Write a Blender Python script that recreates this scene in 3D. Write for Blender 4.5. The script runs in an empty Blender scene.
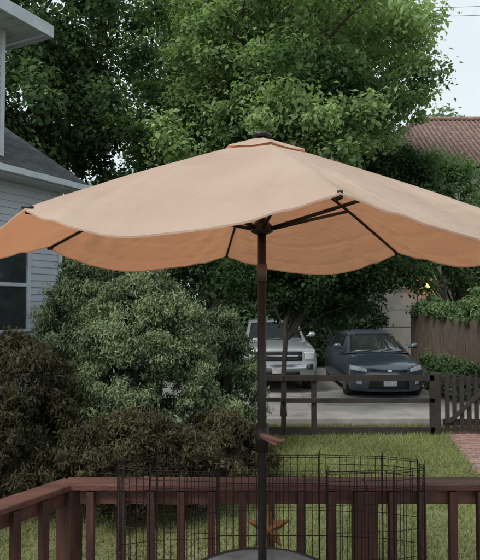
import bpy, bmesh, math, random
import numpy as np
from mathutils import Vector, Matrix, noise
random.seed(7); rng=np.random.default_rng(7)
scene=bpy.context.scene
EYE=2.3
# ---------------------------------------------------------------- helpers
def link(o,parent=None):
    scene.collection.objects.link(o)
    if parent is not None:
        o.parent=parent
        o.matrix_parent_inverse=Matrix.Translation(-Vector(parent.location))
    return o
def group(name,loc=(0,0,0)):
    e=bpy.data.objects.new(name,None); e.location=loc; e.empty_display_size=.2
    scene.collection.objects.link(e); return e
def mesh(name,v,f,mat=None,parent=None,smooth=False):
    m=bpy.data.meshes.new(name); m.from_pydata([tuple(p) for p in v],[],[tuple(x) for x in f]); m.update()
    if smooth: m.polygons.foreach_set('use_smooth',[True]*len(m.polygons))
    o=bpy.data.objects.new(name,m)
    if mat: m.materials.append(mat)
    return link(o,parent)
class B:
    """mesh accumulator"""
    def __init__(s): s.v=[];s.f=[]
    def add(s,v,f):
        n=len(s.v); s.v+= [tuple(p) for p in v]; s.f+=[tuple(i+n for i in q) for q in f]
    def box(s,x0,x1,y0,y1,z0,z1,M=None):
        v=[Vector(p) for p in [(x0,y0,z0),(x1,y0,z0),(x1,y1,z0),(x0,y1,z0),(x0,y0,z1),(x1,y0,z1),(x1,y1,z1),(x0,y1,z1)]]
        if M: v=[M@p for p in v]
        s.add(v,[(0,3,2,1),(4,5,6,7),(0,1,5,4),(1,2,6,5),(2,3,7,6),(3,0,4,7)])
    def tube(s,pts,rad,n=8,cap=True):
        pts=[Vector(p) for p in pts]
        if not hasattr(rad,'__len__'): rad=[rad]*len(pts)
        rings=[]; v=[]
        for i,p in enumerate(pts):
            d=(pts[min(i+1,len(pts)-1)]-pts[max(i-1,0)]).normalized()
            up=Vector((0,0,1)) if abs(d.z)<.9 else Vector((1,0,0))
            a=d.cross(up).normalized(); b=d.cross(a)
            for k in range(n):
                t=2*math.pi*k/n; v.append(p+rad[i]*(math.cos(t)*a+math.sin(t)*b))
        f=[]
        for i in range(len(pts)-1):
            for k in range(n):
                f.append((i*n+k,i*n+(k+1)%n,(i+1)*n+(k+1)%n,(i+1)*n+k))
        if cap: f.append(tuple(range(n))); f.append(tuple(range((len(pts)-1)*n,len(pts)*n)))
        s.add(v,f)
    def obj(s,name,mat,parent=None,smooth=False,bevel=0):
        o=mesh(name,s.v,s.f,mat,parent,smooth)
        bm=bmesh.new(); bm.from_mesh(o.data); bmesh.ops.recalc_face_normals(bm,faces=bm.faces); bm.to_mesh(o.data); bm.free()
        if smooth:
            o.data.polygons.foreach_set('use_smooth',[True]*len(o.data.polygons))
        if bevel:
            m=o.modifiers.new('bevel','BEVEL'); m.width=bevel; m.segments=2; m.limit_method='ANGLE'
        return o
# ---------------------------------------------------------------- materials
def newmat(name):
    m=bpy.data.materials.new(name); m.use_nodes=True; nt=m.node_tree
    return m,nt,nt.nodes,nt.links,nt.nodes['Principled BSDF']
def basic(name,col,rough=.6,metal=0,var=.25,scale=8,bump=0.0,bscale=60,coat=0,stretch=None,spec=.5):
    m,nt,N,L,P=newmat(name)
    tc=N.new('ShaderNodeTexCoord'); mp=N.new('ShaderNodeMapping'); L.new(tc.outputs['Object'],mp.inputs[0])
    if stretch: mp.inputs['Scale'].default_value=stretch
    nz=N.new('ShaderNodeTexNoise'); nz.inputs['Scale'].default_value=scale; nz.inputs['Detail'].default_value=6; L.new(mp.outputs[0],nz.inputs[0])
    r=N.new('ShaderNodeMapRange'); r.inputs[1].default_value=.3; r.inputs[2].default_value=.7
    r.inputs[3].default_value=1-var; r.inputs[4].default_value=1+var; L.new(nz.outputs[0],r.inputs[0])
    mx=N.new('ShaderNodeVectorMath'); mx.operation='SCALE'; mx.inputs[0].default_value=col[:3]; L.new(r.outputs[0],mx.inputs['Scale'])
    L.new(mx.outputs[0],P.inputs['Base Color'])
    P.inputs['Roughness'].default_value=rough; P.inputs['Metallic'].default_value=metal
    P.inputs['Coat Weight'].default_value=coat; P.inputs['Specular IOR Level'].default_value=spec
    if bump:
        b=N.new('ShaderNodeBump'); b.inputs['Strength'].default_value=bump; b.inputs['Distance'].default_value=.01
        n2=N.new('ShaderNodeTexNoise'); n2.inputs['Scale'].default_value=bscale; n2.inputs['Detail'].default_value=5; L.new(mp.outputs[0],n2.inputs[0])
        L.new(n2.outputs[0],b.inputs['Height']); L.new(b.outputs[0],P.inputs['Normal'])
    return m
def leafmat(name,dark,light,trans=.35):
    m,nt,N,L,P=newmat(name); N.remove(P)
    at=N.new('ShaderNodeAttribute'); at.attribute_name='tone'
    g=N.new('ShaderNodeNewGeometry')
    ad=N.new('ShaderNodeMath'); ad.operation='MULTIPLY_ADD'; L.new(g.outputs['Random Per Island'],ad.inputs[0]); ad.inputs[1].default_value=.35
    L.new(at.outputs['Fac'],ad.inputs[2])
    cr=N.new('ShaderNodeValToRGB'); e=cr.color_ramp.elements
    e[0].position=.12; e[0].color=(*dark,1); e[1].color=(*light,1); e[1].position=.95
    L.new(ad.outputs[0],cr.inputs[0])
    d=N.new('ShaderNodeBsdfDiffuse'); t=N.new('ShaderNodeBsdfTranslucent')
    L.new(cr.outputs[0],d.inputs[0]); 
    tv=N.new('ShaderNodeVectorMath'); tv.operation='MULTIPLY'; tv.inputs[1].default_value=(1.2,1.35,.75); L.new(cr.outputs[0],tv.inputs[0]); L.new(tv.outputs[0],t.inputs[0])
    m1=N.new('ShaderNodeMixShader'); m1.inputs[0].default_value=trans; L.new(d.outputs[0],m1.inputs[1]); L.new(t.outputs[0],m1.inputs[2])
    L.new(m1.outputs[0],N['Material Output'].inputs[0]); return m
M_maple=leafmat('maple_leaf',(.075,.135,.06),(.33,.44,.22),.42)
M_dark=leafmat('dark_leaf',(.035,.068,.034),(.16,.24,.115),.32)
M_mid=leafmat('mid_leaf',(.055,.10,.05),(.21,.31,.155),.37)
M_small=leafmat('small_tree_leaf',(.022,.05,.022),(.11,.17,.075),.35)
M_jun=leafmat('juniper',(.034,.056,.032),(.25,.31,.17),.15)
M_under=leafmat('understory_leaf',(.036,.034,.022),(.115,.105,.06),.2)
M_grassblade=leafmat('grass_blade',(.13,.15,.05),(.31,.34,.15),.3)
M_bark=basic('bark',(.075,.06,.048),.9,var=.4,scale=6,bump=.8,bscale=25,stretch=(1,1,.25))
M_barkd=basic('bark_dark',(.035,.028,.024),.9,var=.4,scale=6,bump=.8,bscale=25,stretch=(1,1,.25))

def foliage(name,clumps,n_each,size,mat,parent,aspect=.55,flat=.5,seed=0,droop=0):
    """clumps: list (x,y,z,r,tone)"""
    r_=np.random.default_rng(seed+11)
    C=np.array(clumps); k=len(C)
    w=C[:,3]**2; cnt=np.maximum(6,(n_each*k*w/w.sum())).astype(int)
    idx=np.repeat(np.arange(k),cnt); n=len(idx)
    d=r_.normal(size=(n,3)); d/=np.linalg.norm(d,axis=1)[:,None]
    rad=r_.random(n)**.55
    rr=C[idx,3]*rad*(1+.35*r_.normal(size=n)*.6)
    sq=np.array([1,1,.72])
    P=C[idx,:3]+d*rr[:,None]*sq
    nn=d*.6+np.array([0,0,flat])+r_.normal(size=(n,3))*.55
    nn/=np.linalg.norm(nn,axis=1)[:,None]
    a=np.cross(nn,r_.normal(size=(n,3))); a[:,2]-=droop; a/=np.linalg.norm(a,axis=1)[:,None]
    b=np.cross(nn,a); b/=np.linalg.norm(b,axis=1)[:,None]
    s=size*(.5+1.0*r_.random(n))[:,None]
    v=np.empty((n,4,3))
    fold=nn*s*.14
    v[:,0]=P-a*s*.5; v[:,1]=P+b*s*.5*aspect+fold-a*s*.06; v[:,2]=P+a*s*.5-fold*.6; v[:,3]=P-b*s*.5*aspect+fold-a*s*.06
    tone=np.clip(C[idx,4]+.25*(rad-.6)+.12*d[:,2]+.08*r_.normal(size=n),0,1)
    m=bpy.data.meshes.new(name); m.vertices.add(n*4); m.loops.add(n*4); m.polygons.add(n)
    m.vertices.foreach_set('co',v.reshape(-1)); m.loops.foreach_set('vertex_index',np.arange(n*4))
    m.polygons.foreach_set('loop_start',np.arange(0,n*4,4)); 
    at=m.attributes.new('tone','FLOAT','POINT'); at.data.foreach_set('value',np.repeat(tone,4).astype(np.float32))
    m.update(calc_edges=True); m.validate(); m.materials.append(mat)
    return link(bpy.data.objects.new(name,m),parent)
def crown(cx,cy,cz,rx,ry,rz,n,cr,seed,hollow=.45,freq=.35,amp=.35,tone0=.3,cut=None,tamp=.4):
    r_=random.Random(seed); out=[]
    while len(out)<n:
        d=Vector((r_.gauss(0,1),r_.gauss(0,1),r_.gauss(0,1))).normalized()
        q=r_.uniform(hollow,1)
        k=1+amp*noise.noise(Vector((d.x*2.1+seed,d.y*2.1,d.z*2.1)))+amp*.6*noise.noise(Vector((d.x*5+seed,d.y*5,d.z*5)))
        p=Vector((cx+d.x*rx*q*k,cy+d.y*ry*q*k,cz+d.z*rz*q*k))
        if cut and not cut(p): continue
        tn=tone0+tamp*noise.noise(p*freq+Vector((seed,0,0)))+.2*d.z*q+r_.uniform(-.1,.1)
        out.append((p.x,p.y,p.z,cr*r_.uniform(.5,1.35),tn))
    return out
def tree(name,base,trunk_h,tr,cl,nleaf,size,mat,bark,seed,lean=(0,0),nb=26,flat=.5,aspect=.6):
    e=group(name,base); r_=random.Random(seed)
    b=B(); bx,by,bz=base
    top=Vector((bx+lean[0],by+lean[1],bz+trunk_h))
    zmax=max(c[2] for c in cl); cen=Vector((sum(c[0] for c in cl)/len(cl),sum(c[1] for c in cl)/len(cl),zmax*.8))
    pts=[Vector(base)+Vector((0,0,-.1)),Vector(base)+Vector((0,0,.25))]
    for i in range(1,5):
        t=i/4; p=Vector(base).lerp(top,t); p+=Vector((r_.uniform(-1,1),r_.uniform(-1,1),0))*tr*.35; pts.append(p)
    pts.append(top.lerp(cen,.5)); pts.append(cen)
    b.tube(pts,[tr*1.5,tr*1.1,tr,tr*.93,tr*.87,tr*.8,tr*.5,tr*.15],10)
    for c in r_.sample(cl,min(nb,len(cl))):
        q=Vector(c[:3]); t=r_.random()
        s=pts[4].lerp(pts[5],t) if t<.35 else pts[5].lerp(pts[6],t)
        m1=s.lerp(q,.5)+Vector((r_.uniform(-1,1),r_.uniform(-1,1),r_.uniform(-.1,.8)))*.16*(q-s).length
        b.tube([s,s.lerp(m1,.5)+Vector((0,0,.05))*(q-s).length,m1,q],[tr*.36,tr*.28,tr*.18,tr*.04],6,False)
    b.obj('trunk_and_limbs',bark,e,True)
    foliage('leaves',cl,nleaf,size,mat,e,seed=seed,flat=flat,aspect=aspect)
    return e
# ---------------------------------------------------------------- world & sun
w=bpy.data.worlds.new('World'); scene.world=w; w.use_nodes=True
nt=w.node_tree; N=nt.nodes; L=nt.links; bg=N['Background']
sky=N.new('ShaderNodeTexSky'); sky.sky_type='NISHITA'; sky.sun_disc=False
EL=math.radians(50); AZ=math.radians(-135)   # azimuth from +Y toward +X
sky.sun_elevation=EL; sky.sun_rotation=AZ; sky.dust_density=4; sky.air_density=1.2
tc=N.new('ShaderNodeTexCoord'); nz=N.new('ShaderNodeTexNoise'); nz.inputs['Scale'].default_value=2.2; nz.inputs['Detail'].default_value=6
L.new(tc.outputs['Generated'],nz.inputs[0])
cr=N.new('ShaderNodeValToRGB'); cr.color_ramp.elements[0].position=.3; cr.color_ramp.elements[0].color=(5.6,6.5,6.9,1); cr.color_ramp.elements[1].position=.7; cr.color_ramp.elements[1].color=(7.4,7.9,8.1,1)
L.new(nz.outputs[0],cr.inputs[0])
mx=N.new('ShaderNodeMixRGB'); mx.inputs[0].default_value=.85; L.new(sky.outputs[0],mx.inputs[1]); L.new(cr.outputs[0],mx.inputs[2])
L.new(mx.outputs[0],bg.inputs[0]); bg.inputs[1].default_value=.135
sl=bpy.data.lights.new('sun','SUN'); sl.energy=2.6; sl.angle=math.radians(25); sl.color=(1,.95,.88)
so=bpy.data.objects.new('sun',sl); scene.collection.objects.link(so)
sd=Vector((math.sin(AZ)*math.cos(EL),math.cos(AZ)*math.cos(EL),math.sin(EL)))
so.rotation_euler=sd.to_track_quat('Z','Y').to_euler(); so.location=(-5,-5,20)
# ---------------------------------------------------------------- camera
cd=bpy.data.cameras.new('camera'); cam=bpy.data.objects.new('camera',cd); scene.collection.objects.link(cam)
cd.sensor_fit='HORIZONTAL'; cd.sensor_width=36; cd.lens=42; cd.clip_start=.05; cd.clip_end=2000
cam.location=(0,0,EYE); cam.rotation_euler=(math.radians(92.05),0,0); scene.camera=cam
# ---------------------------------------------------------------- ground
def groundmat():
    m,nt,N,L,P=newmat('lawn'); tc=N.new('ShaderNodeTexCoord')
    a=N.new('ShaderNodeTexNoise'); a.inputs['Scale'].default_value=.7; a.inputs['Detail'].default_value=8
    b=N.new('ShaderNodeTexNoise'); b.inputs['Scale'].default_value=30; b.inputs['Detail'].default_value=6
    L.new(tc.outputs['Object'],a.inputs[0]); L.new(tc.outputs['Object'],b.inputs[0])
    ad=N.new('ShaderNodeMath'); ad.operation='MULTIPLY_ADD'; L.new(b.outputs[0],ad.inputs[0]); ad.inputs[1].default_value=.5; L.new(a.outputs[0],ad.inputs[2])
    r=N.new('ShaderNodeValToRGB'); e=r.color_ramp.elements; e[0].position=.5; e[0].color=(.07,.085,.035,1); e[1].position=.95; e[1].color=(.21,.21,.10,1)
    L.new(ad.outputs[0],r.inputs[0]); L.new(r.outputs[0],P.inputs[0]); P.inputs['Roughness'].default_value=.95
    bp=N.new('ShaderNodeBump'); bp.inputs['Strength'].default_value=.8; bp.inputs['Distance'].default_value=.03; L.new(b.outputs[0],bp.inputs['Height']); L.new(bp.outputs[0],P.inputs['Normal'])
    return m
mesh('ground',[(-400,-50,0),(400,-50,0),(400,800,0),(-400,800,0)],[(0,1,2,3)],groundmat())
M_conc=basic('concrete',(.33,.315,.30),.85,var=.28,scale=1.6,bump=.3)
b=B(); 
for i in range(5):
    for j in range(4):
        b.box(-2.2+j*1.85,-2.2+j*1.85+1.84,11.0+i*3,11.0+i*3+2.985,-.05,.03)
b.obj('driveway',M_conc,bevel=.006)
b=B(); b.box(-2.2,5.1,10.35,10.55,-.1,.13); b.obj('concrete_kerb',M_conc,bevel=.015)
def brickmat():
    m,nt,N,L,P=newmat('brick_paving'); tc=N.new('ShaderNodeTexCoord'); br=N.new('ShaderNodeTexBrick')
    L.new(tc.outputs['Object'],br.inputs[0]); br.inputs['Scale'].default_value=1
    br.inputs['Brick Width'].default_value=.2; br.inputs['Row Height'].default_value=.1; br.inputs['Mortar Size'].default_value=.012
    br.inputs['Color1'].default_value=(.30,.13,.10,1); br.inputs['Color2'].default_value=(.19,.10,.085,1); br.inputs['Mortar'].default_value=(.24,.22,.19,1)
    nz=N.new('ShaderNodeTexNoise'); nz.inputs['Scale'].default_value=5; nz.inputs['Detail'].default_value=8; L.new(tc.outputs['Object'],nz.inputs[0])
    mm=N.new('ShaderNodeMixRGB'); mm.blend_type='OVERLAY'; mm.inputs[0].default_value=.8; L.new(br.outputs[0],mm.inputs[1]); L.new(nz.outputs[0],mm.inputs[2])
    L.new(mm.outputs[0],P.inputs[0]); P.inputs['Roughness'].default_value=.9; return m
mesh('brick_path',[(2.7,5.2,.006),(6,5.2,.006),(6,9.9,.006),(3.6,9.9,.006)],[(0,1,2,3)],brickmat())
# grass blades
n=100000; r_=np.random.default_rng(3)
X=r_.uniform(-3.5,6,n); Y=3.6+r_.random(n)**.8*6.9
edge=2.7+(Y-5.2)*.19+r_.normal(0,.04,n)
keep=~((Y<9.9)&(X>edge)&(Y>5.1)); X=X[keep];Y=Y[keep]; n=len(X)
patch_=np.array([noise.noise(Vector((x*.9,y*.9,0))) for x,y in zip(X,Y)])
h=r_.uniform(.03,.08,n)*(1+.4*patch_); ang=r_.uniform(0,6.28,n); wd=.006
lx=r_.normal(0,.03,n); ly=r_.normal(0,.03,n)
v=np.empty((n,3,3)); v[:,0]=np.stack([X-np.cos(ang)*wd,Y-np.sin(ang)*wd,np.zeros(n)],1); v[:,1]=np.stack([X+np.cos(ang)*wd,Y+np.sin(ang)*wd,np.zeros(n)],1); v[:,2]=np.stack([X+lx,Y+ly,h],1)
m=bpy.data.meshes.new('lawn_grass'); m.vertices.add(n*3); m.loops.add(n*3); m.polygons.add(n)
m.vertices.foreach_set('co',v.reshape(-1)); m.loops.foreach_set('vertex_index',np.arange(n*3)); m.polygons.foreach_set('loop_start',np.arange(0,n*3,3))
at=m.attributes.new('tone','FLOAT','POINT'); at.data.foreach_set('value',np.repeat(np.clip(.3+.6*patch_+r_.uniform(-.15,.15,n),0,1),3).astype(np.float32)); m.update(calc_edges=True); m.materials.append(M_grassblade)
link(bpy.data.objects.new('lawn_grass',m))
# ---------------------------------------------------------------- deck + railing
M_wood=basic('stained_wood',(.105,.043,.031),.6,var=.5,scale=3,bump=.4,bscale=30,stretch=(1,6,6))
M_wood2=basic('stained_wood_v',(.07,.03,.023),.65,var=.5,scale=3,bump=.4,bscale=30,stretch=(6,6,1))
b=B(); DZ=.4
y=-1.2
while y<3.3:
    xl=-1.7 if y<2.2 else -1.7+(y-2.2)*.62
    b.box(xl,4.4,y,y+.135,DZ-.035,DZ); y+=.142
b.box(-1.62,4.35,-1.15,-1.1,0,DZ-.037); b.box(-.95,4.35,3.36,3.4,.02,DZ-.037)
b.obj('wooden_deck',M_wood,bevel=.004)
rail=group('deck_railing',(0,3.3,DZ))
path=[Vector((-1.85,2.0,0)),Vector((-1.0,3.3,0)),Vector((4.4,3.3,0))]
bt=B(); bb=B(); bs=B()
TOP=EYE-1.05
for si,(p,q) in enumerate(zip(path[:-1],path[1:])):
    d=(q-p); Ln=d.length; ang=math.atan2(d.y,d.x); Mx=Matrix.Translation(p)@Matrix.Rotation(ang,4,'Z')
    if si==0: bt.box(0,Ln+.03,-.07,.07,TOP-.038,TOP-.002,Mx)
    else: bt.box(-.02,1.72,-.07,.07,TOP-.038,TOP,Mx); bt.box(1.723,Ln,-.069,.071,TOP-.038,TOP-.001,Mx)
    bs.box(0.05,Ln,-.02,.02,TOP-.128,TOP-.040,Mx); bs.box(0.05,Ln,-.02,.02,DZ+.06,DZ+.15,Mx)
    k=0; s=.15
    while s<Ln-.05:
        j=random.uniform(-.006,.006); bb.box(s-.022+j,s+.022+j,-.064,-.022,DZ+.05,TOP-.045,Mx); s+=.172
    posts=[0,Ln] if si==0 else [1.72,3.5,Ln]
    for s in posts:
        wv=.045 if s!=1.72 else .065
        bb.box(s-wv,s+wv,-.045-.03,.05,-.3,TOP-.041,Mx)
bt.obj('top_rail',M_wood,rail,bevel=.006); bs.obj('rails',M_wood,rail,bevel=.003); bb.obj('balusters',M_wood2,rail,bevel=.003)
# ---------------------------------------------------------------- umbrella
UC=Vector((.10,2.55,0))
TIPS=[(279,1.08,.283),(340,1.10,.285),(401,1.10,.275),(460,1.10,.285),(522,1.16,.275),(582,1.085,.297),(639,1.08,.283)]
def fabmat():
    m,nt,N,L,P=newmat('canopy_fabric'); N.remove(P)
    tc=N.new('ShaderNodeTexCoord'); nz=N.new('ShaderNodeTexNoise'); nz.inputs['Scale'].default_value=2.5; nz.inputs['Detail'].default_value=6; L.new(tc.outputs['Object'],nz.inputs[0])
    cr=N.new('ShaderNodeValToRGB'); cr.color_ramp.elements[0].position=.3; cr.color_ramp.elements[0].color=(.52,.405,.325,1); cr.color_ramp.elements[1].position=.75; cr.color_ramp.elements[1].color=(.64,.52,.43,1); L.new(nz.outputs[0],cr.inputs[0])
    d=N.new('ShaderNodeBsdfDiffuse'); L.new(cr.outputs[0],d.inputs[0]); t=N.new('ShaderNodeBsdfTranslucent'); t.inputs[0].default_value=(.76,.34,.18,1)
    w1=N.new('ShaderNodeTexNoise'); w1.inputs['Scale'].default_value=450; L.new(tc.outputs['Object'],w1.inputs[0])
    n3=N.new('ShaderNodeTexNoise'); n3.inputs['Scale'].default_value=6; n3.inputs['Detail'].default_value=3; n3.inputs['Distortion'].default_value=.8; L.new(tc.outputs['Object'],n3.inputs[0])
    b1=N.new('ShaderNodeBump'); b1.inputs['Strength'].default_value=.35; b1.inputs['Distance'].default_value=.05; L.new(n3.outputs[0],b1.inputs['Height'])
    b2=N.new('ShaderNodeBump'); b2.inputs['Strength'].default_value=.25; b2.inputs['Distance'].default_value=.001; L.new(w1.outputs[0],b2.inputs['Height']); L.new(b1.outputs[0],b2.inputs['Normal'])
    L.new(b2.outputs[0],d.inputs['Normal']); L.new(b2.outputs[0],t.inputs['Normal'])
    mx=N.new('ShaderNodeMixShader'); mx.inputs[0].default_value=.36; L.new(d.outputs[0],mx.inputs[1]); L.new(t.outputs[0],mx.inputs[2]); L.new(mx.outputs[0],N['Material Output'].inputs[0]); return m
M_fab=fabmat()
M_black=basic('black_metal',(.018,.016,.016),.4,metal=.3,var=.2)
um=group('patio_umbrella',(UC.x,UC.y,DZ))
Z0=EYE+.735
def canopy(pi,rho,ph,sag=.108,crease=True):
    A=TIPS[pi]; C=TIPS[pi+1]
    az=A[0]+(C[0]-A[0])*ph; Rr=A[1]+(C[1]-A[1])*ph; zr=EYE+A[2]+(C[2]-A[2])*ph
    m=math.sin(math.pi*ph)
    r=Rr*rho*(1-.11*m*(1-rho**2)-.015*m)
    if pi==4: r*=1+.07*m*rho**2
    z=Z0+(zr-Z0)*(.93*rho+.07*rho**3)
    z-=sag*(m**1.0)*(rho**2.6)
    a=math.radians(az)
    if crease:
        z+=-.006*math.exp(-((rho-.80)/.010)**2)*min(1,m*3)-.005*math.exp(-((rho-.93)/.008)**2)*min(1,m*3)
        ep=min(ph,1-ph)
        z+=.003*math.exp(-(ep/.012)**2)
    q=noise.noise(Vector((math.cos(a)*rho*3,math.sin(a)*rho*3,1)))
    z+=.022*q*rho*m
    for e in (ph,1-ph):
        if e<.5:
            z+=.008*math.sin(e*46+ (1-rho)*22)*math.exp(-((e-.14)/.10)**2)*math.exp(-((rho-.82)/.2)**2)
    return Vector((UC.x+r*math.cos(a),UC.y+r*math.sin(a),z))
v=[];f=[];NS=48;NR=80;n=6*NS
for j in range(NR+1):
    rho=.09+(1-.09)*j/NR
    for k in range(n):
        v.append(canopy(k//NS,rho,(k%NS)/NS))
for j in range(NR):
    for k in range(n): f.append((j*n+k,j*n+(k+1)%n,(j+1)*n+(k+1)%n,(j+1)*n+k))
can=mesh('canopy',v,f,M_fab,um,True)
v=[];f=[]
for k in range(n):
    p=canopy(k//NS,1,(k%NS)/NS); v+= [p,p+Vector((0,0,-.006))]
for k in range(n): f.append((2*k,2*((k+1)%n),2*((k+1)%n)+1,2*k+1))
mesh('hem',v,f,M_fab,um,True)
# vent cap
v=[];f=[]
for j in range(9):
    rho=j/8+.0001
    for k in range(n):
        p=canopy(k//NS,.185,(k%NS)/NS); o=Vector((p.x-UC.x,p.y-UC.y,0))
        v.append((UC.x+o.x*rho,UC.y+o.y*rho,(Z0+.016)*(1-rho)+(p.z+.014-.006*math.sin(math.pi*(k%NS)/NS))*rho))
for j in range(8):
    for k in range(n): f.append((j*n+k,j*n+(k+1)%n,(j+1)*n+(k+1)%n,(j+1)*n+k))
mesh('vent_cap',v,f,M_fab,um,True)
b=B()
b.tube([(UC.x,UC.y,.44),(UC.x,UC.y,Z0+.012)],.0195,16)
b.tube([(UC.x,UC.y,Z0+.010),(UC.x,UC.y,Z0+.024),(UC.x,UC.y,Z0+.034),(UC.x,UC.y,Z0+.04)],[.045,.045,.03,.008],20)
b.tube([(UC.x,UC.y,EYE+.30),(UC.x,UC.y,EYE+.31),(UC.x,UC.y,EYE+.335),(UC.x,UC.y,EYE+.36)],[.026,.05,.052,.028],18)
b.tube([(UC.x,UC.y,Z0-.05),(UC.x,UC.y,Z0-.02)],[.04,.04],18)
b.tube([(UC.x,UC.y,EYE-.68),(UC.x,UC.y,EYE-.56)],.03,16)
for k in range(6):
    A=TIPS[k]; a=math.radians(A[0]); o=Vector((math.cos(a),math.sin(a),0)); 
    pts=[canopy(k,r,0,crease=False)+Vector((0,0,-.012)) for r in (.06,.3,.6,.8,.985)]
    b.tube(pts,.0075,8)
    b.tube([Vector((UC.x,UC.y,EYE+.325))+o*.04,canopy(k,.56,0)+Vector((0,0,-.025))],.0085,8)
    e=canopy(k,1.0,0)
    b.tube([e-o*.03+Vector((0,0,-.008)),e-o*.004+Vector((0,0,-.010))],[.010,.008],8)
b.obj('frame',M_black,um,True)
b=B()
e=canopy(0,.99,0); b.tube([e+Vector((-.006,0,-.001)),e+Vector((.008,0,-.002))],.006,8)
e=canopy(5,.99,0); b.tube([e+Vector((-.018,.0,-.002)),e+Vector((.022,-.012,-.002))],.005,8)
b.obj('tip_straps',M_black,um,True)
b=B(); b.tube([(UC.x,UC.y,EYE+.085),(UC.x,UC.y,EYE+.165)],.0235,16); b.obj('tilt_collar',basic('grey_metal',(.12,.11,.10),.45,metal=.4),um,True)
b=B(); b.tube([(UC.x,UC.y-.02,EYE-.60),(UC.x,UC.y-.075,EYE-.60),(UC.x+.05,UC.y-.085,EYE-.625),(UC.x+.06,UC.y-.085,EYE-.63)],[.008]*4,8)
b.tube([(UC.x-.01,UC.y-.08,EYE-.588),(UC.x+.03,UC.y-.085,EYE-.60),(UC.x+.075,UC.y-.09,EYE-.612),(UC.x+.095,UC.y-.09,EYE-.605)],[.010,.012,.010,.006],10)
b.obj('crank_handle',basic('crank_brown',(.22,.115,.09),.5),um,True)
b=B(); b.tube([(UC.x,UC.y,DZ),(UC.x,UC.y,DZ+.05),(UC.x,UC.y,DZ+.09),(UC.x,UC.y,DZ+.3)],[.25,.25,.06,.03],28); b.obj('weighted_base',M_black,um,True)
# patio table
pt=group('patio_table',(UC.x,UC.y,DZ)); TZ=EYE-1.262; TC=(UC.x,UC.y-.01)
b=B()
b.tube([(TC[0],TC[1],TZ-.012),(TC[0],TC[1],TZ)],[.345,.345],64); b.obj('glass_top',basic('frosted_glass',(.13,.14,.15),.3,var=.3,scale=12),pt)
b=B(); nn=64
ring=[(TC[0]+.355*math.cos(2*math.pi*i/nn),TC[1]+.355*math.sin(2*math.pi*i/nn),TZ-.005) for i in range(nn+1)]
b.tube(ring,.013,8,False)
for i in range(4):
    a=math.radians(45+90*i); c,s=math.cos(a),math.sin(a)
    b.tube([(TC[0]+.33*c,TC[1]+.33*s,TZ-.02),(TC[0]+.26*c,TC[1]+.26*s,DZ+.3),(TC[0]+.32*c,TC[1]+.32*s,DZ)],.012,8)
b.obj('frame',M_black,pt,True)
# ---------------------------------------------------------------- wire pen
PC=(.165,3.045); PT=EYE-.875; hw,hd=.83,.155
def penp(t):
    c,s=math.cos(t),math.sin(t); return PC[0]+hw*math.copysign(abs(c)**.8,c),PC[1]+hd*math.copysign(abs(s)**.75,s)
corners=[penp(2*math.pi*(i+.5)/12) for i in range(12)]
cu=bpy.data.curves.new('wire_pen','CURVE'); cu.dimensions='3D'; cu.bevel_depth=.0018; cu.bevel_resolution=1
def spl(pts,cyc=False):
    s=cu.splines.new('POLY'); s.points.add(len(pts)-1)
    for i,p in enumerate(pts): s.points[i].co=(*p,1)
    s.use_cyclic_u=cyc
for i in range(12):
    p=Vector((*corners[i],0)); q=Vector((*corners[(i+1)%12],0)); d=q-p; k=max(1,round(d.length/.040))
    jz=random.uniform(-.012,.012)
    for s_ in range(k):
        r=p+d*(s_/k); spl([(r.x,r.y,DZ+.01),(r.x+random.uniform(-.002,.002),r.y,PT+jz)])
    spl([(p.x+.003,p.y,DZ),(p.x+.003,p.y,PT+.025),(p.x+.003,p.y+.006,PT+.025)]); spl([(p.x-.004,p.y,DZ),(p.x-.004,p.y,PT+.01)])
    for z in [0,.012,.05,.09,.17,.31,.45,.6,.75,.9]:
        spl([(p.x,p.y,PT+jz-z),(q.x,q.y,PT+jz-z)])
link(bpy.data.objects.new('wire_pen',cu)); 
cu.materials.append(basic('dark_wire',(.02,.013,.012),.5,metal=.5))
# star
v=[];f=[]; sc=Vector((.16,3.215,EYE-1.29))
for i in range(10):
    a=math.pi/2+i*math.pi/5; r=.135 if i%2==0 else .056
    v.append(sc+Vector((r*math.cos(a),.01,r*math.sin(a))))
v+=[sc+Vector((0,-.03,0)),sc+Vector((0,.02,0))]
for i in range(10): f+=[(i,(i+1)%10,10),((i+1)%10,i,11)]
mesh('metal_star',v,f,basic('rusty_star',(.26,.13,.05),.55,metal=.3,var=.5,scale=20))
# ---------------------------------------------------------------- yard fence
M_fence=basic('dark_fence_wood',(.024,.018,.016),.8,var=.4,scale=4,bump=.4,bscale=30)
yf=group('rail_fence',(0,9.7,0)); b=B(); FY=9.7
for x in [-3.2,-1.4,.75,1.27,3.33]:
    wv=.04 if x in(.75,1.27) else .06
    b.box(x-wv,x+wv,FY-.05,FY+.05,-.1,1.06 if wv==.06 else 1.0)
b.box(3.33-.09,3.33+.09,FY-.09,FY-.052,0,1.05)
for z,hh in [(.96,.10),(.60,.07),(.08,.13)]:
    for x0,x1 in [(-3.2,-1.42),(-1.40,.74),(.76,3.32)]:
        j=random.uniform(-.012,.012); b.box(x0,x1,FY-.09,FY-.055,z-hh/2+j,z+hh/2+j,None)
b.obj('rails_and_posts',M_fence,yf,bevel=.004)
gt=group('picket_gate',(4.3,9.7,0)); b=B()
x=3.52
while x<5.3:
    b.box(x,x+.075,FY-.03,FY-.008,.05,1.0+.03*math.sin(x*9)); x+=.125
b.box(3.5,5.3,FY-.006,FY+.03,.85,.95); b.box(3.5,5.3,FY-.006,FY+.03,.15,.25)
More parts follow.
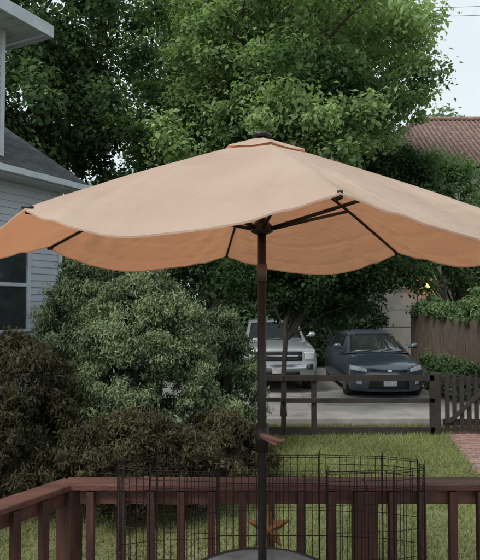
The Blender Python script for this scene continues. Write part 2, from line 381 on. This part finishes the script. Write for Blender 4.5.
b.add([(3.5,FY-.07,.2),(3.6,FY-.07,.2),(4.4,FY-.07,.92),(4.3,FY-.07,.92),(3.5,FY-.035,.2),(3.6,FY-.035,.2),(4.4,FY-.035,.92),(4.3,FY-.035,.92)],[(0,1,2,3),(4,5,6,7),(0,1,5,4),(1,2,6,5),(2,3,7,6),(3,0,4,7)])
b.obj('pickets',M_fence,gt,bevel=.004)
# privacy fence
M_priv=basic('weathered_wood',(.13,.10,.08),.85,var=.4,scale=3,bump=.4,bscale=30,stretch=(5,5,1))
b=B(); rr=random.Random(4)
y=10.2
while y<19:
    xx=5.25+(y-10.2)*.06; h=1.86+rr.uniform(-.02,.02)
    b.box(xx+rr.uniform(-.006,.006),xx+.02,y,y+.128,.04,h); y+=.14
b.box(5.28,5.33,10.1,10.2,0,1.95); b.box(5.5,5.55,14,14.09,0,1.9)
x=5.3
while x<9: b.box(x,x+.135,10.1,10.12,.04,1.86+rr.uniform(-.015,.015)); x+=.14
b.obj('privacy_fence',M_priv,bevel=.003)
# ---------------------------------------------------------------- vehicles
M_glass=basic('car_glass',(.03,.035,.04),.04,var=.1,coat=1,spec=1)
M_tire=basic('tyre',(.02,.02,.02),.9); M_rim=basic('rim',(.4,.4,.42),.3,metal=.9)
M_trim=basic('black_trim',(.015,.015,.016),.5); M_lamp=basic('headlamp_lens',(.55,.58,.6),.08,var=.1,coat=1)
M_chrome=basic('chrome',(.5,.5,.52),.2,metal=1,var=.05); M_plate=basic('plate',(.5,.52,.55),.5)
def sweep(rows,u,t):
    i=min(int(u),len(rows)-2); fr=u-i; a=rows[i]; b_=rows[i+1]
    s,z,hw_,bow,drop=[a[k]+(b_[k]-a[k])*fr for k in range(5)]
    return Vector((hw_*t, s+bow*abs(t)**2.4, z-drop*abs(t)**3))
def vehicle(name,loc,paint,rows,house,wheelr,wheels,lamps,grilles,sill,extra=None):
    g=group(name,loc); O=Vector(loc)
    T=[-1,-.93,-.8,-.6,-.35,0,.35,.6,.8,.93,1]
    v=[];f=[];nT=len(T);nr=len(rows)
    for r in range(nr):
        for t in T: v.append(sweep(rows,r,t))
    for r in range(nr-1):
        for c in range(nT-1): f.append((r*nT+c,r*nT+c+1,(r+1)*nT+c+1,(r+1)*nT+c))
    for sg,col in ((-1,0),(1,nT-1)):
        prev=[4*nT+col,3*nT+col,2*nT+col,1*nT+col,0*nT+col]
        for r in range(5,nr-2):
            p=v[r*nT+col]; ids=[r*nT+col]; W=abs(p.x)
            for lv,(fz,fx) in enumerate([(.72,.035),(.48,.05),(.25,.045),(0,.02)]):
                v.append(Vector((sg*(W+fx),p.y,sill+(p.z-sill)*fz))); ids.append(len(v)-1)
            for k in range(4): f.append((prev[k],prev[k+1],ids[k+1],ids[k]))
            prev=ids
        ids=[(nr-2)*nT+col]
        q=v[(nr-2)*nT+col]; q2=v[(nr-1)*nT+col]
        for fz in (.33,.66): v.append(q.lerp(q2,fz)); ids.append(len(v)-1)
        ids.append((nr-1)*nT+col)
        f.append((prev[0],prev[1],ids[0])); 
        for k in range(3): f.append((prev[k+1],prev[k+2],ids[k+1],ids[k]))
    o=mesh('body',[p+O for p in v],f,paint,g,True)
    bm=bmesh.new(); bm.from_mesh(o.data); bmesh.ops.recalc_face_normals(bm,faces=bm.faces); bm.to_mesh(o.data); bm.free()
    sm=o.modifiers.new('s','SUBSURF'); sm.levels=2; sm.render_levels=2
    v=[];f=[]; T2=[-1,-.85,-.45,0,.45,.85,1]; n2=len(T2); nh=len(house)
    for r in range(nh):
        for t in T2: v.append(sweep(house,r,t))
    for r in range(nh-1):
        for c in range(n2-1): f.append((r*n2+c,r*n2+c+1,(r+1)*n2+c+1,(r+1)*n2+c))
    base=house[0]
    for si,(sg,col) in enumerate(((-1,0),(1,n2-1))):
        prev=None
        for r in range(nh):
            p=v[r*n2+col]; v.append(Vector((sg*(base[2]+.06),p.y,base[1]-.06))); cur=(r*n2+col,len(v)-1)
            if prev: f.append((prev[0],prev[1],cur[1],cur[0]))
            prev=cur
    o=mesh('cabin',[p+O for p in v],f,paint,g,True)
    bm=bmesh.new(); bm.from_mesh(o.data); bmesh.ops.recalc_face_normals(bm,faces=bm.faces); bm.to_mesh(o.data); bm.free()
    m_=o.modifiers.new('b','BEVEL'); m_.width=.03; m_.segments=3; m_.limit_method='ANGLE'
    def patch(nm,rws,u0,u1,t0,t1,mat,off=(0,-.012,.008),nu=8,ntt=10,shape=None):
        v=[];f=[]
        for i in range(nu+1):
            for j in range(ntt+1):
                tt=t0+(t1-t0)*j/ntt; uu=u0+(u1-u0)*i/nu
                if shape: uu,tt=shape(i/nu,j/ntt)
                v.append(sweep(rws,uu,tt)+Vector(off)+O)
        for i in range(nu):
            for j in range(ntt): a=i*(ntt+1)+j; f.append((a,a+1,a+ntt+2,a+ntt+1))
        o=mesh(nm,v,f,mat,g,True); s_=o.modifiers.new('t','SOLIDIFY'); s_.thickness=.012; s_.offset=0; return o
    patch('windshield',house,.05,.93,-.90,.90,M_glass)
    v=[];f=[]
    for si,sg in enumerate((-1,1)):
        for r0,r1 in ((1,2),(2,nh-2)):
            tp=[sweep(house,r,sg) for r in (r0,r1)]
            q=[]
            for k,p in enumerate(tp):
                e=Vector((sg*(base[2]+.06),p.y,base[1]-.06)); ins=.05 if k==0 else -.05
                for fz in (.12,.8):
                    z=p.lerp(e,fz)+Vector((sg*.012,ins,0))
                    if r0==1 and k==0: z.y-= .45*(fz-.12)
                    q.append(z+O)
            n=len(v); v+=q; f.append((n,n+1,n+3,n+2))
    mesh('side_windows',v,f,M_glass,g)
    for nm,mat,off,fn in lamps+grilles:
        for sg in ((-1,1) if nm.startswith(('head','fog')) else (1,)):
            patch(nm,rows,0,0,0,0,mat,off,6,8,(lambda a,c,fn=fn,sg=sg:(fn(a,c)[0],sg*fn(a,c)[1])))
    tb=B(); rb=B(); ab=B()
    for wy in wheels:
        for sg in (-1,1):
            X=sg*(rows[6][2]-.02)
            xi=X-sg*.2
            tb.tube([O+Vector((xi,wy,wheelr)),O+Vector((xi+sg*.02,wy,wheelr)),O+Vector((X+sg*.02,wy,wheelr)),O+Vector((X+sg*.04,wy,wheelr))],[wheelr*.93,wheelr,wheelr,wheelr*.93],28)
            rb.tube([O+Vector((X+sg*.03,wy,wheelr)),O+Vector((X+sg*.048,wy,wheelr))],[wheelr*.66,wheelr*.6],20)
            ab.tube([O+Vector((X-sg*.1,wy,wheelr+.02)),O+Vector((X+sg*.035,wy,wheelr+.02))],[wheelr*1.18,wheelr*1.15],28)
    tb.obj('tyres',M_tire,g,True); rb.obj('rims',M_rim,g); ab.obj('wheel_arches',M_trim,g)
    mb=B()
    for sg in (-1,1):
        mx_=house[0][2]+.06; my=house[0][0]+.45; mz=house[0][1]+.1
        mb.tube([O+Vector((sg*(mx_+.0),my,mz)),O+Vector((sg*(mx_+.06),my-.02,mz+.02)),O+Vector((sg*(mx_+.1),my-.02,mz+.045)),O+Vector((sg*(mx_+.2),my,mz+.05)),O+Vector((sg*(mx_+.23),my+.01,mz+.05))],[.02,.03,.075,.07,.03],12)
    mb.obj('mirrors',paint,g,True)
    ub=B(); ub.box(O.x-rows[0][2]*.9,O.x+rows[0][2]*.9,O.y+.45,O.y+rows[-1][0]-.1,sill-.03,sill+.25); ub.obj('underbody',M_trim,g)
    pb=B(); p=sweep(rows,1.7,0)+O; pb.box(p.x-.15,p.x+.15,p.y-.03,p.y-.008,p.z-.07,p.z+.07); pb.obj('licence_plate',M_plate,g,bevel=.004)
    wb=B()
    for x0,x1 in ((-.5,.0),(.05,.5)):
        a=sweep(house,.06,x0)+O; c=sweep(house,.16,x1)+O
        wb.tube([a+Vector((0,-.03,.02)),c+Vector((0,-.03,.02))],.009,6)
    wb.obj('wipers',M_trim,g)
    return g
def paintmat(name,c):
    return basic(name,c,.28,metal=.3,var=.06,coat=1)
P_blue=paintmat('blue_grey_paint',(.085,.11,.145)); P_white=paintmat('silver_white_paint',(.36,.38,.40)); 
rows=[(.12,.17,.78,.30,0),(.03,.28,.85,.34,0),(0,.44,.885,.36,0),(.02,.60,.89,.38,0),(.08,.73,.88,.40,.01),(.24,.83,.86,.36,.05),(.6,.93,.86,.22,.09),(1.0,1.0,.86,.14,.1),(1.7,1.02,.87,.0,.08),(3.3,1.03,.87,0,.08),(4.0,1.02,.85,-.1,.1),(4.28,.92,.83,-.22,.05),(4.34,.6,.85,-.3,0),(4.25,.25,.8,-.25,0)]
house=[(.90,.98,.76,.26,.02),(1.85,1.43,.59,.12,.04),(2.5,1.49,.60,.0,.05),(3.4,1.43,.58,0,.05),(4.1,1.02,.68,-.15,.02)]
lamps=[('headlight',M_lamp,(0,-.012,.004),lambda a,c:(3.15+.25*c+(.55+.5*c)*a,.56+.40*c)),
       ('fog_lamp',M_lamp,(0,-.012,0),lambda a,c:(1.35+.5*a,.70+.12*c))]
gr=[('upper_grille',M_trim,(0,-.012,0),lambda a,c:(3.25+.4*a,-.45+.9*c)),
    ('lower_grille',M_trim,(0,-.012,0),lambda a,c:(.75+1.35*a,(-.5+1.0*c)*(1.0+.12*(1-a)))),
    ('badge',M_chrome,(0,-.02,0),lambda a,c:(3.3+.3*a,-.06+.12*c))]
vehicle('parked_car',(3.40,12.75,.03),P_blue,rows,house,.32,(.85,3.5),lamps,gr,.2)
rows2=[(.10,.35,.86,.14,0),(.02,.45,.93,.16,0),(0,.62,.95,.17,0),(.05,.78,.95,.17,0),(.07,1.02,.94,.17,.01),(.14,1.12,.93,.15,.04),(.6,1.2,.92,.08,.07),(1.3,1.24,.92,.05,.08),(2.0,1.25,.94,0,.06),(3.8,1.25,.94,0,.06),(4.9,1.24,.93,0,.06),(5.3,1.2,.92,-.03,.04),(5.36,.8,.93,-.05,0),(5.3,.4,.9,-.05,0)]
house2=[(1.1,1.2,.80,.16,.02),(1.95,1.68,.68,.08,.03),(2.6,1.74,.68,0,.04),(3.3,1.70,.68,0,.04),(3.6,1.24,.76,0,.02)]
lamps2=[('headlight',M_lamp,(0,-.012,0),lambda a,c:(3.1+.85*a,.68+.27*c))]
gr2=[('upper_grille',M_trim,(0,-.012,0),lambda a,c:(3.05+.95*a,-.62+1.24*c)),('grille_bar',M_chrome,(0,-.026,0),lambda a,c:(3.5+.14*a,-.62+1.24*c)),
     ('lower_grille',M_trim,(0,-.012,0),lambda a,c:(.7+.8*a,-.55+1.1*c)),('bumper_chrome',M_chrome,(0,-.01,0),lambda a,c:(1.75+.9*a,-.9+1.8*c))]
vehicle('pickup_truck',(.93,13.6,.03),P_white,rows2,house2,.38,(.95,4.3),lamps2,gr2,.35)
# ---------------------------------------------------------------- left house
def sidingmat(name,c,step=.12):
    m,nt,N,L,P=newmat(name); tc=N.new('ShaderNodeTexCoord'); nz=N.new('ShaderNodeTexNoise'); nz.inputs['Scale'].default_value=2; nz.inputs['Detail'].default_value=6
    L.new(tc.outputs['Object'],nz.inputs[0]); r=N.new('ShaderNodeMapRange'); r.inputs[3].default_value=.78; r.inputs[4].default_value=1.12; L.new(nz.outputs[0],r.inputs[0])
    s=N.new('ShaderNodeVectorMath'); s.operation='SCALE'; s.inputs[0].default_value=c; L.new(r.outputs[0],s.inputs['Scale']); L.new(s.outputs[0],P.inputs[0]); P.inputs['Roughness'].default_value=.6; return m
M_sid=sidingmat('white_siding',(.42,.45,.49)); M_trimw=basic('white_trim',(.45,.49,.53),.5,var=.15,scale=3)
M_win=basic('window_glass',(.03,.035,.04),.08,spec=.9)
def shinglemat(name,c1,c2,wd=.3,rh=.14):
    m,nt,N,L,P=newmat(name); tc=N.new('ShaderNodeTexCoord'); br=N.new('ShaderNodeTexBrick'); L.new(tc.outputs['UV'],br.inputs[0]); br.inputs['Scale'].default_value=1
    br.inputs['Brick Width'].default_value=wd; br.inputs['Row Height'].default_value=rh; br.inputs['Mortar Size'].default_value=.012
    br.inputs['Color1'].default_value=(*c1,1); br.inputs['Color2'].default_value=(*c2,1); br.inputs['Mortar'].default_value=(c1[0]*.4,c1[1]*.4,c1[2]*.4,1)
    nz=N.new('ShaderNodeTexNoise'); nz.inputs['Scale'].default_value=4; nz.inputs['Detail'].default_value=8; L.new(tc.outputs['UV'],nz.inputs[0])
    mm=N.new('ShaderNodeMixRGB'); mm.blend_type='OVERLAY'; mm.inputs[0].default_value=.6; L.new(br.outputs[0],mm.inputs[1]); L.new(nz.outputs[0],mm.inputs[2]); L.new(mm.outputs[0],P.inputs[0])
    P.inputs['Roughness'].default_value=.9; bp=N.new('ShaderNodeBump'); bp.inputs['Strength'].default_value=.7; bp.inputs['Distance'].default_value=.01; L.new(br.outputs['Fac'],bp.inputs['Height']); bp.invert=True; L.new(bp.outputs[0],P.inputs['Normal']); return m
M_shin=shinglemat('asphalt_shingles',(.05,.055,.06),(.09,.095,.10))
def quaduv(name,quads,mat,parent):
    v=[];f=[];uv=[]
    for q in quads:
        q=[Vector(p) for p in q]; n=len(v); v+=q; f.append(tuple(range(n,n+len(q))))
        U=(q[1]-q[0]).normalized(); Nn=(q[1]-q[0]).cross(q[-1]-q[0]).normalized(); V=Nn.cross(U)
        uv+=[((p-q[0]).dot(U),(p-q[0]).dot(V)) for p in q]
    o=mesh(name,v,f,mat,parent); l=o.data.uv_layers.new(name='UVMap')
    for i,c in enumerate(uv): l.data[i].uv=c
    return o
HO=Vector((-2.7,10,0)); hu=Vector((.45,.893,0)); hv=Vector((-.893,.45,0))
HM=Matrix(((hu.x,hv.x,0,HO.x),(hu.y,hv.y,0,HO.y),(0,0,1,0),(0,0,0,1)))
H=lambda u,v_,z: HM@Vector((u,v_,z))
hs=group('white_siding_house',HO)
EZ=EYE+2.0
def lap(b,u0,u1,v0,z0,z1,M,axis='u',holes=()):
    z=z0
    while z<z1:
        zt=min(z+.115,z1)
        segs=[(u0,u1)]
        for (a,c,h0,h1) in holes:
            if zt>h0 and z<h1:
                segs=[s for (x,y) in segs for s in ((x,min(y,a)),(max(x,c),y)) if s[1]>s[0]]
        for (x,y) in segs:
            if axis=='u': vv=[(x,v0-.018,z),(y,v0-.018,z),(y,v0-.002,zt),(x,v0-.002,zt),(x,v0-.002,z),(y,v0-.002,z)]
            else: vv=[(v0+.018,x,z),(v0+.018,y,z),(v0+.002,y,zt),(v0+.002,x,zt),(v0+.002,x,z),(v0+.002,y,z)]
            b.add([M@Vector(p) for p in vv],[(0,1,2,3),(0,1,5,4)])
        z=zt
b=B(); lap(b,-9,-.3,.4,.1,EZ,HM,holes=[(-1.85,-1.05,1.9,3.2),(-4.2,-3.2,1.7,3.2)]); lap(b,.4,6,-.3,.1,EZ-.05,HM,'v'); 
b.add([H(-.31,.4,EZ),H(-.31,6,EZ),H(-.31,3.2,EZ+1.75)],[(0,1,2)])
lap(b,-9,-1.6,.36,EZ+.3,EYE+4.3,HM,holes=[(-4,-3,5,6)]); lap(b,.36,6,-1.6,EZ+.3,EYE+4.3,HM,'v')
b.obj('siding',M_sid,hs)
b=B(); b.box(-9,-.302,.402,.5,0,EZ,HM); b.box(-.4,-.302,.502,6,0,EZ,HM); b.obj('wall_core',M_trim,hs)
b=B()
b.box(-.36,-.28,.36,.44,0,EZ-.02,HM)
for (a,c,z0,z1) in [(-1.85,-1.05,1.9,3.2),(-4.2,-3.2,1.7,3.2)]:
    b.box(a-.07,a,.365,.42,z0-.07,z1+.07,HM); b.box(c,c+.07,.365,.42,z0-.07,z1+.07,HM); b.box(a,c,.365,.42,z1,z1+.07,HM); b.box(a-.09,c+.09,.35,.42,z0-.12,z0-.072,HM); b.box(a,c,.375,.42,(z0+z1)/2-.03,(z0+z1)/2+.03,HM)
b.box(-9,.04,-.10,.0,EZ-.08,EZ+.02,HM)
b.box(-9,-.0,.0,.38,EZ-.1,EZ-.08,HM)
b.add([H(.03,0,EZ-.12),H(.03,0,EZ+.03),H(.03,3.2,EZ+.03+2.016),H(.03,3.2,EZ-.12+2.016),H(.005,0,EZ-.12),H(.005,0,EZ+.03),H(.005,3.2,EZ+.03+2.016),H(.005,3.2,EZ-.12+2.016)],[(0,1,2,3),(4,5,6,7),(0,3,7,4),(1,2,6,5)])
UZ=EYE+4.3
b.box(-9,-1.16,-.2,-.142,UZ-.06,UZ+.14,HM); b.box(-1.158,-1.1,-.2,5.5,UZ-.06,UZ+.14,HM)
u=-9
while u<-1.2:                                   # soffit boards
    b.box(u,min(u+.19,-1.16),-.14,5.5,UZ-.02,UZ,HM); u+=.2
b.box(-1.66,-1.58,.34,.42,EZ+.25,UZ-.03,HM)
b.obj('trim_and_gutter',M_trimw,hs,bevel=.004)
b=B(); b.box(-1.85,-1.05,.40,.41,1.9,3.2,HM); b.box(-4.2,-3.2,.40,.41,1.7,3.2,HM); b.obj('windows',M_win,hs)
quaduv('roof',[(H(-9,-.08,EZ+.0),H(.02,-.08,EZ+.0),H(.02,3.2,EZ+.035+2.016),H(-9,3.2,EZ+.035+2.016)),(H(.02,6.5,EZ),H(-9,6.5,EZ),H(-9,3.2,EZ+2.05),H(.02,3.2,EZ+2.05)),
 (H(-9,-.18,UZ+.14),H(-1.12,-.18,UZ+.14),H(-4,2.7,UZ+2),H(-9,2.7,UZ+2)),(H(-1.12,-.18,UZ+.14),H(-1.12,5.5,UZ+.14),H(-4,2.7,UZ+2))],M_shin,hs)
# ---------------------------------------------------------------- tile-roof house
th=group('tile_roof_house',(10,30,0))
M_tile=shinglemat('clay_tiles',(.17,.11,.095),(.23,.155,.13),.25,.35); M_stucco=basic('stucco',(.35,.31,.27),.9)
b=B(); b.box(5.5,18,27.5,35,0,8.7); b.obj('walls',M_stucco,th)
ez,rz,rx0=8.8,12.4,10.2
quaduv('roof',[((4.9,26.9,ez),(18.6,26.9,ez),(18.6,31.2,rz),(rx0,31.2,rz)),((4.9,35.5,ez),(4.9,26.9,ez),(rx0,31.2,rz)),((18.6,35.5,ez),(4.9,35.5,ez),(rx0,31.2,rz),(18.6,31.2,rz))],M_tile,th)
b=B(); x=4.9
while x<18.6:
    t1=1.0 if x>rx0 else (x-4.9)/(rx0-4.9)
    if t1>.03: b.tube([(x,26.88,ez+.03),(x,26.9+4.3*t1,ez+.03+(rz-ez)*t1)],.06,6)
    x+=.26
b.tube([(4.9,26.9,ez+.05),(rx0,31.2,rz+.08)],.13,8); b.tube([(rx0,31.2,rz+.08),(18.6,31.2,rz+.08)],.14,8)
b.obj('tile_ribs',basic('tile_ribs',(.20,.135,.115),.85,var=.4,scale=5),th,True)
b=B(); 
for x in (7,10,13,16):
    b.box(x-.5,x+.5,27.46,27.5,5,6.8)
b.obj('windows',M_win,th)
# garage w/ light
ga=group('garage',(3.5,20,0))
M_gar=basic('garage_wall',(.36,.32,.28),.8,var=.25,scale=1.5)
b=B(); b.box(-1.5,7.2,20,26,0,3.6); b.obj('walls',M_gar,ga)
b=B(); 
for i in range(4): b.box(3.9,6.3,19.93,19.985,.1+i*.62,.1+i*.62+.60)
b.box(3.78,3.88,19.9,19.985,0,2.7); b.box(6.32,6.42,19.9,19.985,0,2.7); b.box(3.78,6.42,19.9,19.985,2.72,2.85)
b.obj('garage_door',basic('garage_door',(.50,.45,.41),.6,var=.15,scale=2),ga,bevel=.01)
quaduv('roof',[((-1.8,19.6,3.6),(7.5,19.6,3.6),(7.5,23,5.2),(-1.8,23,5.2)),((7.5,26.4,3.6),(-1.8,26.4,3.6),(-1.8,23,5.2),(7.5,23,5.2))],M_shin,ga)
m,nt,N_,L_,P=newmat('lamp_glow'); P.inputs['Base Color'].default_value=(.8,.5,.2,1); P.inputs['Emission Color'].default_value=(1,.45,.12,1); P.inputs['Emission Strength'].default_value=12
LZ=2.85; LX=6.60
b=B(); b.tube([(LX,19.72,LZ-.14),(LX,19.72,LZ-.08),(LX,19.72,LZ+.06),(LX,19.72,LZ+.1)],[.05,.10,.10,.05],10); b.obj('wall_lamp_bulb',m,ga,True)
b=B(); b.box(LX-.04,LX+.04,19.72,19.99,LZ+.10,LZ+.15); b.tube([(LX,19.72,LZ+.10),(LX,19.72,LZ+.18)],[.14,.02],10); b.obj('wall_lamp_bracket',M_trim,ga)
# ---------------------------------------------------------------- vegetation
def nolamp(p,m=.55):   # leave out foliage on the camera's line to the lamp, so its glow shows
    t=p.y/19.7
    return not (abs(p.x-LX*t)<m and abs(p.z-(2.3+(LZ-2.3)*t))<m)
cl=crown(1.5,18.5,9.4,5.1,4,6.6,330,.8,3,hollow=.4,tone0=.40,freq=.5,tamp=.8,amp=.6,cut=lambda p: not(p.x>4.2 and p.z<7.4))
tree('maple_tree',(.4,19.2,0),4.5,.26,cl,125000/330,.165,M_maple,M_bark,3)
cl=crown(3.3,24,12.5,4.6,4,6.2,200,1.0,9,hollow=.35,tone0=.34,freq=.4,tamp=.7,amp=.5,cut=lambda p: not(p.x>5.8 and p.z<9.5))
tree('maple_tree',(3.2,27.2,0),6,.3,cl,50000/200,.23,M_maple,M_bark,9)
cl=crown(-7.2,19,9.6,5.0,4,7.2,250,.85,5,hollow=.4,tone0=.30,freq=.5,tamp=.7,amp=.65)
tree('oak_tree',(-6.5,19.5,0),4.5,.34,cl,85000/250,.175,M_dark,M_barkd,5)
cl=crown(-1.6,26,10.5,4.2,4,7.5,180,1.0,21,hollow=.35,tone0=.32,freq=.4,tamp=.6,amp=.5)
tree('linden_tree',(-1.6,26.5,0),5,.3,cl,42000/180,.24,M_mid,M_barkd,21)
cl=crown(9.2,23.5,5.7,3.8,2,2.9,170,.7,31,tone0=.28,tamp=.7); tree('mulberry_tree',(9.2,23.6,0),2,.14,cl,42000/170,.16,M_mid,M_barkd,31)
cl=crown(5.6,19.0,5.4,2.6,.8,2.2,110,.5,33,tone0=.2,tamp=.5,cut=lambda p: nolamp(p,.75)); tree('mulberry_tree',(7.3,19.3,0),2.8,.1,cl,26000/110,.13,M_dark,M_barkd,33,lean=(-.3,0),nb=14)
cl=crown(1.7,11.2,3.15,1.75,1.3,1.5,190,.34,41,hollow=.25,tone0=.22,tamp=.5,cut=lambda p:p.z>1.62)
tree('crabapple_tree',(.83,10.75,0),1.9,.055,cl,58000/190,.08,M_small,M_barkd,41,lean=(.05,.1),nb=20)
r_=random.Random(77); cl=[]
for i in range(850):
    x=r_.uniform(-26,30); top=14.5 if x<8 else 11.5
    if -12<x<-6: top=10
    if x>12: top=14.6+1.2*math.sin(x)
    z=r_.uniform(0,top+1.8*noise.noise(Vector((x*.4,0,0))))
    cl.append((x,r_.uniform(38,44) ,z,r_.uniform(.9,1.9),.28+.4*noise.noise(Vector((x*.3,z*.3,2)))))
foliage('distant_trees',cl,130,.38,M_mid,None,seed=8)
cl=[]
for i in range(420):
    x=r_.uniform(-14,1); z=r_.uniform(0,4.6+.8*noise.noise(Vector((x,3,0)))); cl.append((x,r_.uniform(16.5,19),z,r_.uniform(.4,.9),.12+.3*noise.noise(Vector((x*.6,z*.6,2)))))
for i in range(130):
    x=r_.uniform(.8,4.9); z=r_.uniform(0,3.3+.8*noise.noise(Vector((x,3,0)))); cl.append((x,r_.uniform(18.9,19.5),z,r_.uniform(.3,.5),.05+.3*noise.noise(Vector((x*.6,z*.6,2)))))
foliage('background_shrubs',cl,130,.15,M_dark,None,seed=9)
cl=[]
while len(cl)<150:
    y=r_.uniform(10.3,18.5); x=5.3+(y-10.2)*.06+r_.uniform(-.1,.5); p=Vector((x,y,1.8+abs(r_.gauss(0,.25))))
    if nolamp(p,.38): cl.append((*p,r_.uniform(.12,.28),.3+r_.uniform(-.2,.3)))
for i in range(80):
    cl.append((r_.uniform(5.6,8),r_.uniform(10.6,12),r_.uniform(1.6,2.9),r_.uniform(.15,.4),.25+r_.uniform(-.2,.3)))
foliage('fence_vine',cl,200,.09,M_mid,None,seed=10)
cl=[(4.85+r_.uniform(-.25,.35),13.5+r_.uniform(-1,1),r_.uniform(.1,.85),.25,.3+r_.uniform(-.2,.2)) for i in range(40)]
foliage('hedge_plant',cl,200,.07,M_mid,None,seed=12)
# juniper shrubs
def shrub(name,cx,cy,rx,ry,h,n,cr_,nl,seed,mat,size,tone0,asp=.28):
    g=group(name,(cx,cy,0)); r_=random.Random(seed); cl=[]
    while len(cl)<n:
        a=r_.uniform(0,2*math.pi); z=r_.random()**.8
        prof=(1-z**2.6)**.6*(.8+.25*min(1,z*4))
        k=prof*(1+.34*noise.noise(Vector((math.cos(a)*1.8+seed,math.sin(a)*1.8,z*3)))+.26*noise.noise(Vector((math.cos(a)*5,math.sin(a)*5+seed,z*8))))
        q=r_.uniform(.68,1.03)
        p=Vector((cx+rx*k*q*math.cos(a),cy+ry*k*q*math.sin(a),.1+z*h*(1+.16*noise.noise(Vector((a*1.5,seed,0))))))
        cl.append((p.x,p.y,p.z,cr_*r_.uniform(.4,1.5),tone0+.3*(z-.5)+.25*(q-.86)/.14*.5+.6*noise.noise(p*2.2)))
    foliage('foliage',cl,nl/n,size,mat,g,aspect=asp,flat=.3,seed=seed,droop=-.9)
    b=B(); 
    for i in range(7):
        c=r_.choice(cl); b.tube([(cx+r_.uniform(-.1,.1),cy,-.05),(cx+(c[0]-cx)*.3,cy+(c[1]-cy)*.3,c[2]*.6),(c[0],c[1],c[2])],[.06,.04,.01],6)
    b.obj('stems',M_barkd,g,True)
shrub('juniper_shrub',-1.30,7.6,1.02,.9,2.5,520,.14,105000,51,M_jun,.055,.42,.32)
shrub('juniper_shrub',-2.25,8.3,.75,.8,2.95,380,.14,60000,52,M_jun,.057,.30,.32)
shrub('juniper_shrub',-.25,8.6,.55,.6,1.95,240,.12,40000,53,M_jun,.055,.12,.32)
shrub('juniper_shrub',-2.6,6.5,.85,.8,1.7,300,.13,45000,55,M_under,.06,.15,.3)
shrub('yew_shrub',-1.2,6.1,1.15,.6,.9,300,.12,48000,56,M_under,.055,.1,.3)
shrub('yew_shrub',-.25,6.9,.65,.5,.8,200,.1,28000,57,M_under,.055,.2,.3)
# power line
b=B()
for zz in (0,.5):
    pts=[( -20+i*4, 30, 2.3+15.3+zz+.004*(i*4-20)**2*.3) for i in range(13)]
    b.tube(pts,.012,5)
b.obj('power_line',M_trim,None,True)
scene.view_settings.view_transform='Standard'; scene.view_settings.look='None'; scene.view_settings.exposure=0
